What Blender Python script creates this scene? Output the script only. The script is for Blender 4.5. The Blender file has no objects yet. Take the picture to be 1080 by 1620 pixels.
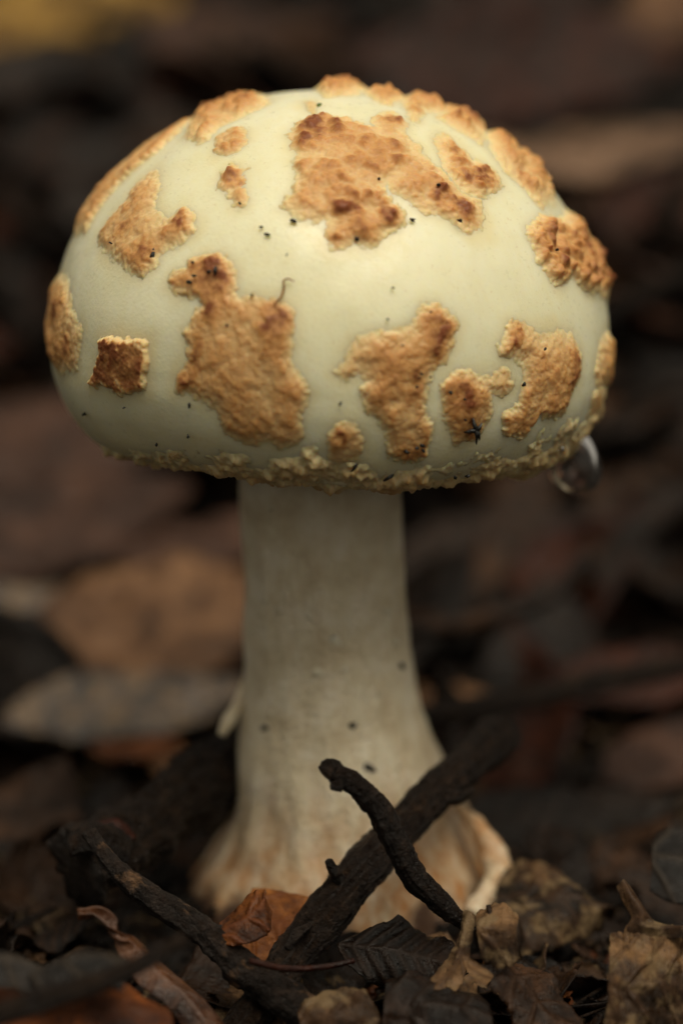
import bpy, math, random
import numpy as np
from mathutils import Vector, Matrix
from mathutils.bvhtree import BVHTree

# ------------------------------------------------------------------ camera, sky, sun, exposure
CM = 0.01                                   # everything below is written in centimetres
PITCH = math.radians(13.0)
LENS, SENS = 100.0, 36.0
DIST = 35.5                                 # camera to the stem's axis, cm
Z0 = 5.18                                   # height of the picture's centre on the stem's axis
D = np.array([0, math.cos(PITCH), -math.sin(PITCH)])
U = np.array([0, math.sin(PITCH), math.cos(PITCH)])
R_ = np.array([1.0, 0, 0])
CAM = np.array([0, 0, Z0]) - D * DIST
scene = bpy.context.scene
cd = bpy.data.cameras.new('camera')
cam = bpy.data.objects.new('camera', cd)
scene.collection.objects.link(cam)
cam.location = CAM * CM
cam.rotation_euler = (math.pi / 2 - PITCH, 0, 0)
cd.sensor_fit = 'VERTICAL'; cd.sensor_height = SENS; cd.sensor_width = 24; cd.lens = LENS
cd.clip_start = 0.01; cd.clip_end = 300
cd.dof.use_dof = True
cd.dof.focus_distance = 0.327
cd.dof.aperture_fstop = 7.0
cd.dof.aperture_blades = 8
scene.camera = cam

SUN_EL, SUN_AZ = math.radians(69), math.radians(152)      # compass: 0 = +Y (away from camera), clockwise
w = bpy.data.worlds.new('World'); scene.world = w; w.use_nodes = True
nt = w.node_tree; nt.nodes.clear()
sky = nt.nodes.new('ShaderNodeTexSky'); sky.sky_type = 'NISHITA'; sky.sun_disc = False
sky.sun_elevation = SUN_EL; sky.sun_rotation = SUN_AZ; sky.dust_density = 4.0; sky.air_density = 1.0
tint = nt.nodes.new('ShaderNodeMix'); tint.data_type = 'RGBA'; tint.blend_type = 'MULTIPLY'; tint.inputs[0].default_value = 1.0
tint.inputs[7].default_value = (1.0, 0.90, 0.73, 1)          # daylight filtered by autumn leaves overhead
hs = nt.nodes.new('ShaderNodeHueSaturation'); hs.inputs['Saturation'].default_value = 0.05   # overcast: grey-white
bg = nt.nodes.new('ShaderNodeBackground'); bg.inputs['Strength'].default_value = 0.084
wo = nt.nodes.new('ShaderNodeOutputWorld')
nt.links.new(sky.outputs[0], hs.inputs['Color']); nt.links.new(hs.outputs[0], tint.inputs[6]); nt.links.new(tint.outputs[2], bg.inputs['Color'])
nt.links.new(bg.outputs[0], wo.inputs['Surface'])
sd = bpy.data.lights.new('sun', 'SUN'); sd.energy = 2.3; sd.angle = math.radians(42); sd.color = (1.0, 0.91, 0.74)
sun = bpy.data.objects.new('sun', sd); scene.collection.objects.link(sun)
sv = Vector((math.sin(SUN_AZ) * math.cos(SUN_EL), math.cos(SUN_AZ) * math.cos(SUN_EL), math.sin(SUN_EL)))
sun.rotation_euler = sv.to_track_quat('Z', 'Y').to_euler(); sun.location = sv * 3
vs = scene.view_settings
vs.view_transform = 'Standard'; vs.look = 'None'; vs.gamma = 1.0; vs.use_curve_mapping = False
vs.exposure = -0.05
scene.cycles.use_denoising = True

# ------------------------------------------------------------------ helpers
random.seed(7); rng = np.random.default_rng(7)
COL = scene.collection


def ray(px, py):
    t = SENS / 2 / LENS / 810.0
    return D + R_ * ((px - 540) * t) + U * ((810 - py) * t)


def P(px, py, Y):
    """the point on the plane y = Y (cm) that the photograph shows at pixel px, py"""
    d = ray(px, py)
    return CAM + d * ((Y - CAM[1]) / d[1])


def hash3(i, j, k, s):
    h = (i * 374761393 + j * 668265263 + k * 2147483647 + s * 1274126177) & 0xFFFFFFFF
    h = ((h ^ (h >> 13)) * 1274126177) & 0xFFFFFFFF
    h = ((h ^ (h >> 16)) * 2246822519) & 0xFFFFFFFF
    return ((h ^ (h >> 15)) & 0xFFFFFF) / float(0xFFFFFF) * 2 - 1


def vn(p, f=1.0, seed=0):
    """value noise, -1..1, p is (...,3)"""
    p = np.asarray(p, float) * f + 1000.37
    i = np.floor(p).astype(np.int64); t = p - i; t = t * t * (3 - 2 * t)
    r = 0
    for a in (0, 1):
        for b in (0, 1):
            for c in (0, 1):
                wgt = (t[..., 0] if a else 1 - t[..., 0]) * (t[..., 1] if b else 1 - t[..., 1]) * (t[..., 2] if c else 1 - t[..., 2])
                r = r + wgt * hash3(i[..., 0] + a, i[..., 1] + b, i[..., 2] + c, seed)
    return r


def fbm(p, f=1.0, seed=0, o=3):
    r, a, n = 0, 1.0, 0
    for k in range(o):
        r = r + a * vn(p, f * 2.03 ** k, seed + k); n += a; a *= 0.5
    return r / n


def worley(p, f=1.0, seed=0):
    """distance to the nearest feature point, about 0..1"""
    p = np.asarray(p, float) * f + 500.0
    i = np.floor(p).astype(np.int64)
    best = np.full(p.shape[:-1], 9.0)
    for a in (-1, 0, 1):
        for b in (-1, 0, 1):
            for c in (-1, 0, 1):
                q = i + np.array([a, b, c])
                o = np.stack([hash3(q[..., 0], q[..., 1], q[..., 2], seed + m) * 0.5 + 0.5 for m in (1, 2, 3)], -1)
                best = np.minimum(best, np.linalg.norm(q + o - p, axis=-1))
    return best


def sstep(a, b, x):
    t = np.clip((x - a) / (b - a), 0, 1)
    return t * t * (3 - 2 * t)


ORG = {}


def empty(name, org, label=None, cat=None, group=None):
    o = bpy.data.objects.new(name, None); COL.objects.link(o)
    o.empty_display_size = 0.01
    o.location = np.asarray(org, float) * CM; ORG[o.name] = np.asarray(org, float)
    tag(o, label, cat, group)
    return o


def tag(o, label=None, cat=None, group=None, kind=None):
    if label: o['label'] = label
    if cat: o['category'] = cat
    if group: o['group'] = group
    if kind: o['kind'] = kind
    return o


def mesh(name, v, f, mats, smooth=True, attrs=None, fmat=None):
    me = bpy.data.meshes.new(name)
    me.from_pydata((np.asarray(v, float) * CM).tolist(), [], f if isinstance(f, list) else f.tolist())
    for m in (mats if isinstance(mats, (list, tuple)) else [mats]): me.materials.append(m)
    if smooth: me.polygons.foreach_set('use_smooth', [True] * len(me.polygons))
    for k, a in (attrs or {}).items():
        at = me.attributes.new(k, 'FLOAT', 'POINT'); at.data.foreach_set('value', np.asarray(a, np.float32))
    me.update()
    return me


def obj(name, v, f, mats, parent=None, org=None, smooth=True, attrs=None, solid=0):
    """link one mesh object; v in world centimetres"""
    v = np.asarray(v, float)
    o0 = ORG[parent.name] if parent is not None else (np.asarray(org, float) if org is not None else np.array([v[:, 0].mean(), v[:, 1].mean(), v[:, 2].min()]))
    o = bpy.data.objects.new(name, mesh(name, v - o0, f, mats, smooth, attrs)); COL.objects.link(o)
    if parent is not None: o.parent = parent
    else: o.location = o0 * CM
    ORG[o.name] = o0
    if solid:
        m = o.modifiers.new('thickness', 'SOLIDIFY'); m.thickness = solid * CM; m.offset = 0
    return o


def grid_faces(n, m, close=False):
    """n rows, m columns; close joins the last column to the first"""
    i, j = np.meshgrid(np.arange(n - 1), np.arange(m if close else m - 1), indexing='ij')
    j2 = (j + 1) % m
    return np.stack([i * m + j, i * m + j2, (i + 1) * m + j2, (i + 1) * m + j], -1).reshape(-1, 4)


def spline(pts, n):
    """Catmull-Rom through pts, n samples"""
    p = np.asarray(pts, float)
    if len(p) == 2: return p[0] + (p[1] - p[0]) * np.linspace(0, 1, n)[:, None]
    q = np.vstack([2 * p[0] - p[1], p, 2 * p[-1] - p[-2]])
    t = np.linspace(0, len(p) - 1 - 1e-9, n); i = t.astype(int); t = (t - i)[:, None]
    a, b, c, d = q[i], q[i + 1], q[i + 2], q[i + 3]
    return 0.5 * (2 * b + (c - a) * t + (2 * a - 5 * b + 4 * c - d) * t ** 2 + (3 * b - a - 3 * c + d) * t ** 3)


def tube(path, rad, n=60, m=20, rough=0.0, freq=4.0, ridges=0.0, seed=0, caps=True, flat=None):
    """a bark-rough tube along path (cm); returns verts, faces"""
    c = spline(path, n)
    r = np.interp(np.linspace(0, 1, n), np.linspace(0, 1, len(rad)), rad) if np.ndim(rad) else np.full(n, float(rad))
    tg = np.gradient(c, axis=0); tg /= np.linalg.norm(tg, axis=1)[:, None]
    up = np.array([0.13, -0.21, 0.97]); a = np.cross(tg, up); a /= np.linalg.norm(a, axis=1)[:, None]; b = np.cross(a, tg)
    th = np.linspace(0, 2 * math.pi, m, endpoint=False)
    dirv = a[:, None, :] * np.cos(th)[None, :, None] + b[:, None, :] * np.sin(th)[None, :, None]
    base = c[:, None, :] + dirv * r[:, None, None]
    k = np.ones((n, m))
    if rough: k = k + rough * fbm(base, freq, seed, 4) + 0.45 * rough * fbm(base, freq * 3.3, seed + 4, 3)
    if ridges:
        q = np.stack([np.cos(th)[None, :] * 3 + 0 * r[:, None], np.sin(th)[None, :] * 3 + 0 * r[:, None], (np.arange(n) / n * 2.5)[:, None] + 0 * th[None, :]], -1)
        k = k + ridges * fbm(q, 2.6, seed + 9, 4)
    v = c[:, None, :] + dirv * (r[:, None] * k)[..., None]
    v = v.reshape(-1, 3); f = grid_faces(n, m, True).tolist()
    if caps:
        v = np.vstack([v, c[0] - tg[0] * r[0] * 0.12, c[-1] + tg[-1] * r[-1] * 0.12])
        s = n * m
        for j in range(m):
            f.append([s, (j + 1) % m, j]); f.append([s + 1, (n - 1) * m + j, (n - 1) * m + (j + 1) % m])
    return v, f


# ------------------------------------------------------------------ materials
def nodes(name):
    m = bpy.data.materials.new(name); m.use_nodes = True
    t = m.node_tree; t.nodes.clear()
    out = t.nodes.new('ShaderNodeOutputMaterial'); b = t.nodes.new('ShaderNodeBsdfPrincipled')
    t.links.new(b.outputs[0], out.inputs[0])
    tc = t.nodes.new('ShaderNodeTexCoord'); mp = t.nodes.new('ShaderNodeMapping')
    mp.inputs['Scale'].default_value = (100, 100, 100)
    t.links.new(tc.outputs['Object'], mp.inputs['Vector'])
    oi = t.nodes.new('ShaderNodeObjectInfo')
    va = t.nodes.new('ShaderNodeVectorMath'); va.operation = 'MULTIPLY_ADD'
    t.links.new(oi.outputs['Random'], va.inputs[0]); va.inputs[1].default_value = (37, 53, 71)
    t.links.new(mp.outputs[0], va.inputs[2])
    return m, t, b, va.outputs[0], oi


def noise(t, vec, scale, detail=4, rough=0.6, dist=0.0):
    n = t.nodes.new('ShaderNodeTexNoise'); n.inputs['Scale'].default_value = scale; n.inputs['Detail'].default_value = detail
    n.inputs['Roughness'].default_value = rough; n.inputs['Distortion'].default_value = dist
    t.links.new(vec, n.inputs['Vector']); return n.outputs['Fac']


def ramp(t, fac, stops):
    r = t.nodes.new('ShaderNodeValToRGB')
    e = r.color_ramp.elements
    while len(e) < len(stops): e.new(0.5)
    for k, (p, c) in enumerate(stops): e[k].position = p; e[k].color = (*c, 1)
    t.links.new(fac, r.inputs[0]); return r.outputs[0]


def math_(t, op, a, b=None, clamp=False):
    n = t.nodes.new('ShaderNodeMath'); n.operation = op; n.use_clamp = clamp
    for k, x in enumerate((a, b)):
        if x is None: continue
        if isinstance(x, (int, float)): n.inputs[k].default_value = x
        else: t.links.new(x, n.inputs[k])
    return n.outputs[0]


def mix(t, fac, a, b, mode='MIX'):
    n = t.nodes.new('ShaderNodeMix'); n.data_type = 'RGBA'; n.blend_type = mode
    for s, x in ((0, fac), (6, a), (7, b)):
        if isinstance(x, (int, float)): n.inputs[s].default_value = x
        elif isinstance(x, tuple): n.inputs[s].default_value = (*x, 1)
        else: t.links.new(x, n.inputs[s])
    return n.outputs[2]


def bump(t, b, h, strength, dist):
    n = t.nodes.new('ShaderNodeBump'); n.inputs['Strength'].default_value = strength; n.inputs['Distance'].default_value = dist * CM
    t.links.new(h, n.inputs['Height']); t.links.new(n.outputs[0], b.inputs['Normal'])


def attr(t, name):
    a = t.nodes.new('ShaderNodeAttribute'); a.attribute_name = name; return a.outputs['Fac']


def sss(b, wgt, rad, scale):
    b.inputs['Subsurface Weight'].default_value = wgt; b.inputs['Subsurface Radius'].default_value = rad
    b.inputs['Subsurface Scale'].default_value = scale * CM


HALO = (0.80, 0.70, 0.39)


def m_cap():
    m, t, b, v, oi = nodes('cap_skin')
    c = ramp(t, noise(t, v, 0.9, 4), [(0.3, (0.83, 0.81, 0.55)), (0.7, (0.88, 0.87, 0.65))])
    c = mix(t, math_(t, 'MULTIPLY', noise(t, v, 7, 5), 0.15), c, (0.74, 0.68, 0.38))
    mp = t.nodes.new('ShaderNodeMapping'); mp.inputs['Scale'].default_value = (1, 1, 0.25); t.links.new(v, mp.inputs['Vector'])
    c = mix(t, math_(t, 'MULTIPLY', ramp(t, noise(t, mp.outputs[0], 5, 5, 0.7), [(0.45, (0, 0, 0)), (0.75, (1, 1, 1))]), 0.35), c, (0.78, 0.70, 0.40))
    c = mix(t, math_(t, 'MULTIPLY', ramp(t, noise(t, v, 16, 2), [(0.66, (0, 0, 0)), (0.74, (1, 1, 1))]), 0.25), c, (0.58, 0.42, 0.18))
    c = mix(t, math_(t, 'MULTIPLY', attr(t, 'stain'), 0.85), c, HALO)
    t.links.new(c, b.inputs['Base Color'])
    t.links.new(ramp(t, noise(t, v, 14, 3), [(0.35, (0.26,) * 3), (0.7, (0.62,) * 3)]), b.inputs['Roughness'])
    sss(b, 0.6, (1.0, 0.85, 0.45), 0.25)
    b.inputs['Coat Weight'].default_value = 0.18; b.inputs['Coat Roughness'].default_value = 0.22
    h = math_(t, 'ADD', noise(t, v, 24, 2), math_(t, 'MULTIPLY', noise(t, v, 9, 2), 0.6))
    bump(t, b, h, 0.35, 0.012)
    return m


def m_veil(name, cream, tan, brown):
    m, t, b, v, oi = nodes(name)
    f = math_(t, 'ADD', attr(t, 'brown'), math_(t, 'MULTIPLY', math_(t, 'SUBTRACT', noise(t, v, 13, 6, 0.7), 0.5), 0.42))
    f = math_(t, 'ADD', f, math_(t, 'MULTIPLY', math_(t, 'SUBTRACT', noise(t, v, 3, 4), 0.5), 0.35), clamp=True)
    c = ramp(t, f, [(0.0, HALO), (0.16, cream), (0.42, tuple(0.45 * a + 0.55 * b_ for a, b_ in zip(cream, tan))), (0.64, tan), (1.0, brown)])
    t.links.new(c, b.inputs['Base Color'])
    t.links.new(ramp(t, noise(t, v, 18, 3), [(0.35, (0.35,) * 3), (0.6, (0.7,) * 3)]), b.inputs['Roughness'])
    b.inputs['Specular IOR Level'].default_value = 0.4
    sss(b, 0.7, (1.0, 0.6, 0.25), 0.14)
    h = math_(t, 'ADD', noise(t, v, 34, 4, 0.7), math_(t, 'MULTIPLY', noise(t, v, 12, 4), 1.0))
    bump(t, b, h, 0.5, 0.014)
    return m


def m_stem():
    m, t, b, v, oi = nodes('stem_flesh')
    mp = t.nodes.new('ShaderNodeMapping'); mp.inputs['Scale'].default_value = (1, 1, 0.22); t.links.new(v, mp.inputs['Vector'])
    fib = noise(t, mp.outputs[0], 6, 5, 0.65)
    c = ramp(t, noise(t, v, 2.4, 5), [(0.32, (0.66, 0.58, 0.40)), (0.48, (0.78, 0.71, 0.52)), (0.62, (0.87, 0.82, 0.65))])
    st = attr(t, 'stain')
    sf = math_(t, 'MULTIPLY', st, ramp(t, fib, [(0.36, (1, 1, 1)), (0.66, (0.35, 0.35, 0.35))]), clamp=True)
    c = mix(t, sf, c, (0.44, 0.18, 0.035))
    soil = ramp(t, math_(t, 'ADD', math_(t, 'MULTIPLY', attr(t, 'soil'), 0.9), math_(t, 'MULTIPLY', noise(t, v, 4, 5), 0.6)), [(0.62, (0, 0, 0)), (0.95, (1, 1, 1))])
    c = mix(t, soil, c, (0.07, 0.032, 0.014))
    t.links.new(c, b.inputs['Base Color']); b.inputs['Roughness'].default_value = 0.55
    sss(b, 0.25, (1.0, 0.75, 0.4), 0.12)
    h = math_(t, 'ADD', fib, math_(t, 'MULTIPLY', noise(t, v, 14, 4), 0.6))
    bump(t, b, h, 0.8, 0.09)
    return m


def m_bark(name, c0, c1, c2, rough=0.5, patch=None):
    m, t, b, v, oi = nodes(name)
    c = ramp(t, noise(t, v, 5, 6, 0.65), [(0.3, c0), (0.55, c1), (0.78, c2)])
    if patch: c = mix(t, ramp(t, noise(t, v, 2.2, 4), [(0.55, (0, 0, 0)), (0.66, (1, 1, 1))]), c, patch)
    t.links.new(c, b.inputs['Base Color'])
    t.links.new(ramp(t, noise(t, v, 9, 3), [(0.35, (rough * 0.6,) * 3), (0.7, (min(1, rough * 1.5),) * 3)]), b.inputs['Roughness'])
    b.inputs['Specular IOR Level'].default_value = 0.3
    h = math_(t, 'ADD', noise(t, v, 16, 5, 0.7), math_(t, 'MULTIPLY', noise(t, v, 5, 4), 1.5))
    bump(t, b, h, 1.0, 0.14)
    return m


def m_leaf(name, dark, mid, light, vein, rough=0.45, mould=None, sheen=0.22):
    m, t, b, v, oi = nodes(name)
    f = math_(t, 'ADD', math_(t, 'MULTIPLY', noise(t, v, 1.1, 5, 0.65, 0.6), 0.75), math_(t, 'MULTIPLY', noise(t, v, 6, 5, 0.7), 0.25))
    f = math_(t, 'ADD', f, math_(t, 'MULTIPLY', math_(t, 'SUBTRACT', oi.outputs['Random'], 0.5), 0.16))
    c = ramp(t, f, [(0.40, tuple(x * 0.5 for x in dark)), (0.52, tuple(x * 0.7 for x in mid)), (0.63, light)])
    c = mix(t, math_(t, 'MULTIPLY', attr(t, 'vein'), 0.6), c, vein)
    spots = ramp(t, noise(t, v, 9, 3), [(0.64, (0, 0, 0)), (0.70, (1, 1, 1))])
    c = mix(t, math_(t, 'MULTIPLY', spots, 0.75), c, tuple(x * 0.3 for x in dark))
    if mould: c = mix(t, ramp(t, noise(t, v, 3.2, 5), [(0.50, (0, 0, 0)), (0.62, (0.85,) * 3)]), c, mould)
    t.links.new(c, b.inputs['Base Color'])
    t.links.new(ramp(t, noise(t, v, 5, 3), [(0.38, (rough * 0.4,) * 3), (0.62, (min(1, rough * 1.7),) * 3)]), b.inputs['Roughness'])
    b.inputs['Specular IOR Level'].default_value = sheen
    h = math_(t, 'ADD', noise(t, v, 18, 4, 0.7), math_(t, 'MULTIPLY', attr(t, 'vein'), 0.6))
    bump(t, b, h, 0.6, 0.05)
    return m


def m_plain(name, c, rough=0.6):
    m, t, b, v, oi = nodes(name)
    t.links.new(ramp(t, noise(t, v, 12, 4), [(0.35, tuple(x * 0.6 for x in c)), (0.7, tuple(min(1, x * 1.3) for x in c))]), b.inputs['Base Color'])
    b.inputs['Roughness'].default_value = rough
    bump(t, b, noise(t, v, 20, 3), 0.6, 0.03)
    return m


def m_water():
    m, t, b, v, oi = nodes('water')
    b.inputs['Base Color'].default_value = (1, 1, 1, 1); b.inputs['Roughness'].default_value = 0.0
    b.inputs['IOR'].default_value = 1.333; b.inputs['Transmission Weight'].default_value = 1.0
    return m


M = dict(
    cap=m_cap(), stem=m_stem(), water=m_water(),
    veil=m_veil('veil_wart', (0.80, 0.61, 0.31), (0.60, 0.31, 0.105), (0.22, 0.066, 0.018)),
    rim=m_veil('veil_rim', (0.70, 0.60, 0.34), (0.52, 0.32, 0.13), (0.20, 0.08, 0.025)),
    bark=m_bark('black_bark', (0.005, 0.003, 0.002), (0.014, 0.008, 0.005), (0.055, 0.030, 0.016), 0.36),
    bark2=m_bark('brown_bark', (0.007, 0.004, 0.003), (0.021, 0.012, 0.007), (0.075, 0.042, 0.023), 0.4),
    peel=m_bark('peeling_bark', (0.010, 0.007, 0.005), (0.022, 0.014, 0.010), (0.06, 0.04, 0.03), 0.5, patch=(0.20, 0.11, 0.055)),
    soil=m_bark('soil', (0.004, 0.003, 0.002), (0.012, 0.007, 0.004), (0.03, 0.017, 0.009), 0.7),
    brown=m_leaf('leaf_brown', (0.0072, 0.00315, 0.00135), (0.0252, 0.011, 0.0045), (0.066, 0.0289, 0.0117), (0.042, 0.0189, 0.0081)),
    dark=m_leaf('leaf_dark', (0.00256, 0.00168, 0.00096), (0.00832, 0.00392, 0.00192), (0.0224, 0.0101, 0.0048), (0.016, 0.00784, 0.00384), 0.4),
    rust=m_leaf('leaf_rust', (0.018, 0.0045, 0.0009), (0.081, 0.0198, 0.0036), (0.18, 0.0495, 0.009), (0.09, 0.027, 0.0072), 0.4),
    russet=m_leaf('leaf_russet', (0.014, 0.005, 0.002), (0.045, 0.015, 0.006), (0.11, 0.042, 0.015), (0.08, 0.03, 0.012), 0.35, mould=(0.06, 0.024, 0.010), sheen=0.5),
    slate=m_leaf('leaf_slate', (0.0096, 0.0074, 0.00612), (0.028, 0.0215, 0.0177), (0.072, 0.0577, 0.049), (0.04, 0.0296, 0.0204), 0.4),
    pale=m_leaf('leaf_pale', (0.12, 0.072, 0.045), (0.34, 0.21, 0.135), (0.48, 0.32, 0.21), (0.2, 0.11, 0.06), 0.5),
    red=m_leaf('leaf_red', (0.0135, 0.00281, 0.0009), (0.0371, 0.00675, 0.0018), (0.0675, 0.0146, 0.0036), (0.0608, 0.0169, 0.0045), 0.4),
    tan=m_leaf('leaf_tan', (0.0384, 0.0179, 0.00768), (0.122, 0.0588, 0.0264), (0.211, 0.112, 0.0552), (0.0768, 0.0336, 0.0144), 0.5),
    pink=m_leaf('leaf_pinkish', (0.0198, 0.00868, 0.00521), (0.062, 0.0282, 0.0175), (0.0992, 0.0477, 0.029), (0.0446, 0.0195, 0.0112), 0.45),
    grey=m_leaf('leaf_grey', (0.034, 0.026, 0.021), (0.095, 0.076, 0.066), (0.20, 0.165, 0.145), (0.06, 0.042, 0.03), 0.32, mould=(0.20, 0.125, 0.06), sheen=0.5),
    orange=m_leaf('leaf_orange', (0.05, 0.014, 0.003), (0.19, 0.058, 0.010), (0.34, 0.13, 0.03), (0.12, 0.035, 0.01), 0.4),
    ochre=m_leaf('leaf_ochre', (0.09, 0.045, 0.008), (0.28, 0.155, 0.025), (0.42, 0.25, 0.05), (0.16, 0.08, 0.02), 0.5),
    crumb=m_leaf('leaf_crumbling', (0.0119, 0.0064, 0.003), (0.0638, 0.032, 0.0135), (0.17, 0.0944, 0.042), (0.0425, 0.0208, 0.00975), 0.6, mould=(0.15, 0.10, 0.05)),
    black=m_plain('black_speck', (0.006, 0.006, 0.005), 0.45),
    fibre=m_plain('fibre', (0.30, 0.13, 0.03), 0.5),
    green=m_plain('green_speck', (0.10, 0.16, 0.03), 0.6),
)


# ------------------------------------------------------------------ ground
def terr(x, y):
    x = np.asarray(x, float); y = np.asarray(y, float)
    p = np.stack([x, y, 0 * x], -1)
    bank = 13.0 * sstep(3.0, 27.0, y + 0.9 * np.sin(x * 0.22 + 0.6) - 0.0010 * x * x)
    far = np.hypot(x, y)
    return bank + 0.55 * fbm(p, 0.28, 3, 3) * sstep(2.0, 6.0, far) + 0.12 * fbm(p, 1.7, 5, 3) - 0.15 + 3.0 * fbm(p, 0.015, 8, 2) * sstep(40, 150, far)


def hit(px, py):
    """where the pixel's ray meets the ground"""
    d = ray(px, py); k = np.arange(20.0, 130.0, 0.1)
    q = CAM + d * k[:, None]
    i = np.argmax(q[:, 2] < terr(q[:, 0], q[:, 1]))
    return q[i]


xs = np.concatenate([-np.geomspace(6000, 20, 40), np.linspace(-19.5, 19.5, 131), np.geomspace(20, 6000, 40)])
ys = np.concatenate([-np.geomspace(6000, 12, 36), np.linspace(-11.6, 40, 170), np.geomspace(41, 6000, 40)])
gx, gy = np.meshgrid(xs, ys, indexing='xy')
g = np.stack([gx, gy, terr(gx, gy)], -1).reshape(-1, 3)
tag(obj('ground', g, grid_faces(len(ys), len(xs)), M['soil'], org=(0, 0, 0)), kind='structure')


# ------------------------------------------------------------------ the mushroom
CC = P(520, 540, 0.0)                                             # centre of the cap's widest ring
a_ = np.linspace(0, math.pi / 2, 60)
top = np.stack([3.41 * np.sin(a_), 3.07 * np.cos(a_)], -1)
low = spline([(3.41, 0), (3.38, -.35), (3.26, -.70), (3.04, -1.02), (2.80, -1.20), (2.62, -1.23)], 40)[1:]
prof = np.vstack([top, low])
S_ = np.concatenate([[0], np.cumsum(np.linalg.norm(np.diff(prof, axis=0), axis=1))])
SMAX = S_[-1]
tan_ = np.gradient(prof, axis=0); tan_ /= np.linalg.norm(tan_, axis=1)[:, None]
nor_ = np.stack([-tan_[:, 1], tan_[:, 0]], -1)


def cap_at(s, az):
    """point and normal on the cap; s = arc length from the crown, az = azimuth"""
    r = np.interp(s, S_, prof[:, 0]); z = np.interp(s, S_, prof[:, 1])
    nr = np.interp(s, S_, nor_[:, 0]); nz = np.interp(s, S_, nor_[:, 1])
    wob = 1 + sstep(1.0, 3.5, s) * (0.010 * np.sin(2 * az + 0.5) + 0.007 * np.sin(3 * az + 2.0) + 0.004 * np.sin(7 * az))
    z = z + sstep(2.0, 5.0, s) * (0.05 * np.sin(3 * az + 1.0) + 0.04 * np.sin(5 * az) - 0.10 * np.cos(az))
    p = np.stack([r * wob * np.cos(az), r * wob * np.sin(az), z], -1)
    p = p + 0.035 * fbm(p, 0.9, 21, 3)[..., None] * np.stack([nr * np.cos(az), nr * np.sin(az), nz], -1)
    return p + CC, np.stack([nr * np.cos(az), nr * np.sin(az), nz], -1)


mushroom = empty('mushroom', P(520, 1430, 0), 'pale yellow mushroom with brown warts on its domed cap', 'mushroom')
ns, na = 200, 420
ss = np.linspace(0.004, SMAX, ns); az = np.linspace(0, 2 * math.pi, na, endpoint=False)
sg, ag = np.meshgrid(ss, az, indexing='ij')
cv, _ = cap_at(sg, ag)
rimv = cv[-1]
inner = [rimv]
for kr, dz in ((0.93, 0.09), (0.8, 0.16)):
    q = rimv.copy(); q[:, :2] = CC[:2] + (q[:, :2] - CC[:2]) * kr; q[:, 2] += dz; inner.append(q)
cv = np.concatenate([cv.reshape(-1, 3)] + inner[1:])
cf = grid_faces(ns + 2, na, True).tolist()
cf.append(list(range(na))[::-1])
cap = obj('cap', cv, cf, M['cap'], mushroom)
bvh = BVHTree.FromPolygons([Vector(q) for q in cv], cf)
# gills: radial plates below the cap
gv, gf = [], []
for k in range(120):
    th = 2 * math.pi * k / 120; w_ = 0.014
    tx, ty = -math.sin(th) * w_, math.cos(th) * w_
    base = len(gv)
    for (r, z0, z1) in ((0.6, -0.92, -0.2), (1.7, -1.0, -0.2), (2.55, -1.0, -0.35)):
        for sgn in (-1, 1):
            gv.append((CC[0] + r * math.cos(th) + sgn * tx, CC[1] + r * math.sin(th) + sgn * ty, CC[2] + z0))
            gv.append((CC[0] + r * math.cos(th) + sgn * tx, CC[1] + r * math.sin(th) + sgn * ty, CC[2] + z1))
    for q in (0, 4):
        gf += [[base + q, base + q + 1, base + q + 5, base + q + 4], [base + q + 2, base + q + 6, base + q + 7, base + q + 3], [base + q, base + q + 4, base + q + 6, base + q + 2]]
tag(obj('gills', gv, gf, M['stem'], mushroom, smooth=False), kind='stuff')


def on_cap(px, py, back=0.35):
    """pixel -> (map x, map y) on the cap; pixels just off its outline slide round the back"""
    x, y = px, py
    for _ in range(200):
        d = Vector(ray(x, y)).normalized()
        h = bvh.ray_cast(Vector(CAM), d, 60)
        if h[0] is not None: break
        dx, dy = 520 - x, 480 - y; l = math.hypot(dx, dy); x += 1.0 * dx / l; y += 1.0 * dy / l
    q = np.array(h[0])
    if (x, y) != (px, py):
        e = bvh.find_nearest(Vector(q + np.array([0, back, 0])))[0]; q = np.array(e)
    l = q - CC; r = math.hypot(l[0], l[1])
    i = np.argmin((prof[:, 0] - r) ** 2 + (prof[:, 1] - l[2]) ** 2)
    return np.array([S_[i] * l[0] / r, S_[i] * l[1] / r])


def cap_ray(px, py):
    """point and outward normal of the cap behind a pixel"""
    d = ray(px, py); h = bvh.ray_cast(Vector(CAM), Vector(d).normalized(), 60)
    if h[0] is None: return None
    n = np.array(h[1])
    return np.array(h[0]), (-n if np.dot(n, d) > 0 else n)


def poly_sd(pts, poly):
    """signed distance, positive inside"""
    d = np.full(len(pts), 1e9); ins = np.zeros(len(pts), bool)
    for k in range(len(poly)):
        a, b = poly[k], poly[(k + 1) % len(poly)]
        ab = b - a; t = np.clip(((pts - a) @ ab) / (ab @ ab + 1e-12), 0, 1)
        d = np.minimum(d, np.linalg.norm(pts - a - t[:, None] * ab, axis=1))
        c = ((a[1] > pts[:, 1]) != (b[1] > pts[:, 1])) & (pts[:, 0] < (b[0] - a[0]) * (pts[:, 1] - a[1]) / (b[1] - a[1] + 1e-12) + a[0])
        ins ^= c
    return np.where(ins, d, -d)


def keep_grid(d, nx, ny, thr):
    ok = (d > thr).reshape(ny, nx)
    f = grid_faces(ny, nx); okf = ok.ravel()[f].all(1); f = f[okf]
    used = np.unique(f); idx = np.full(nx * ny, -1); idx[used] = np.arange(len(used))
    return used, idx[f]


POLYS = []


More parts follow.
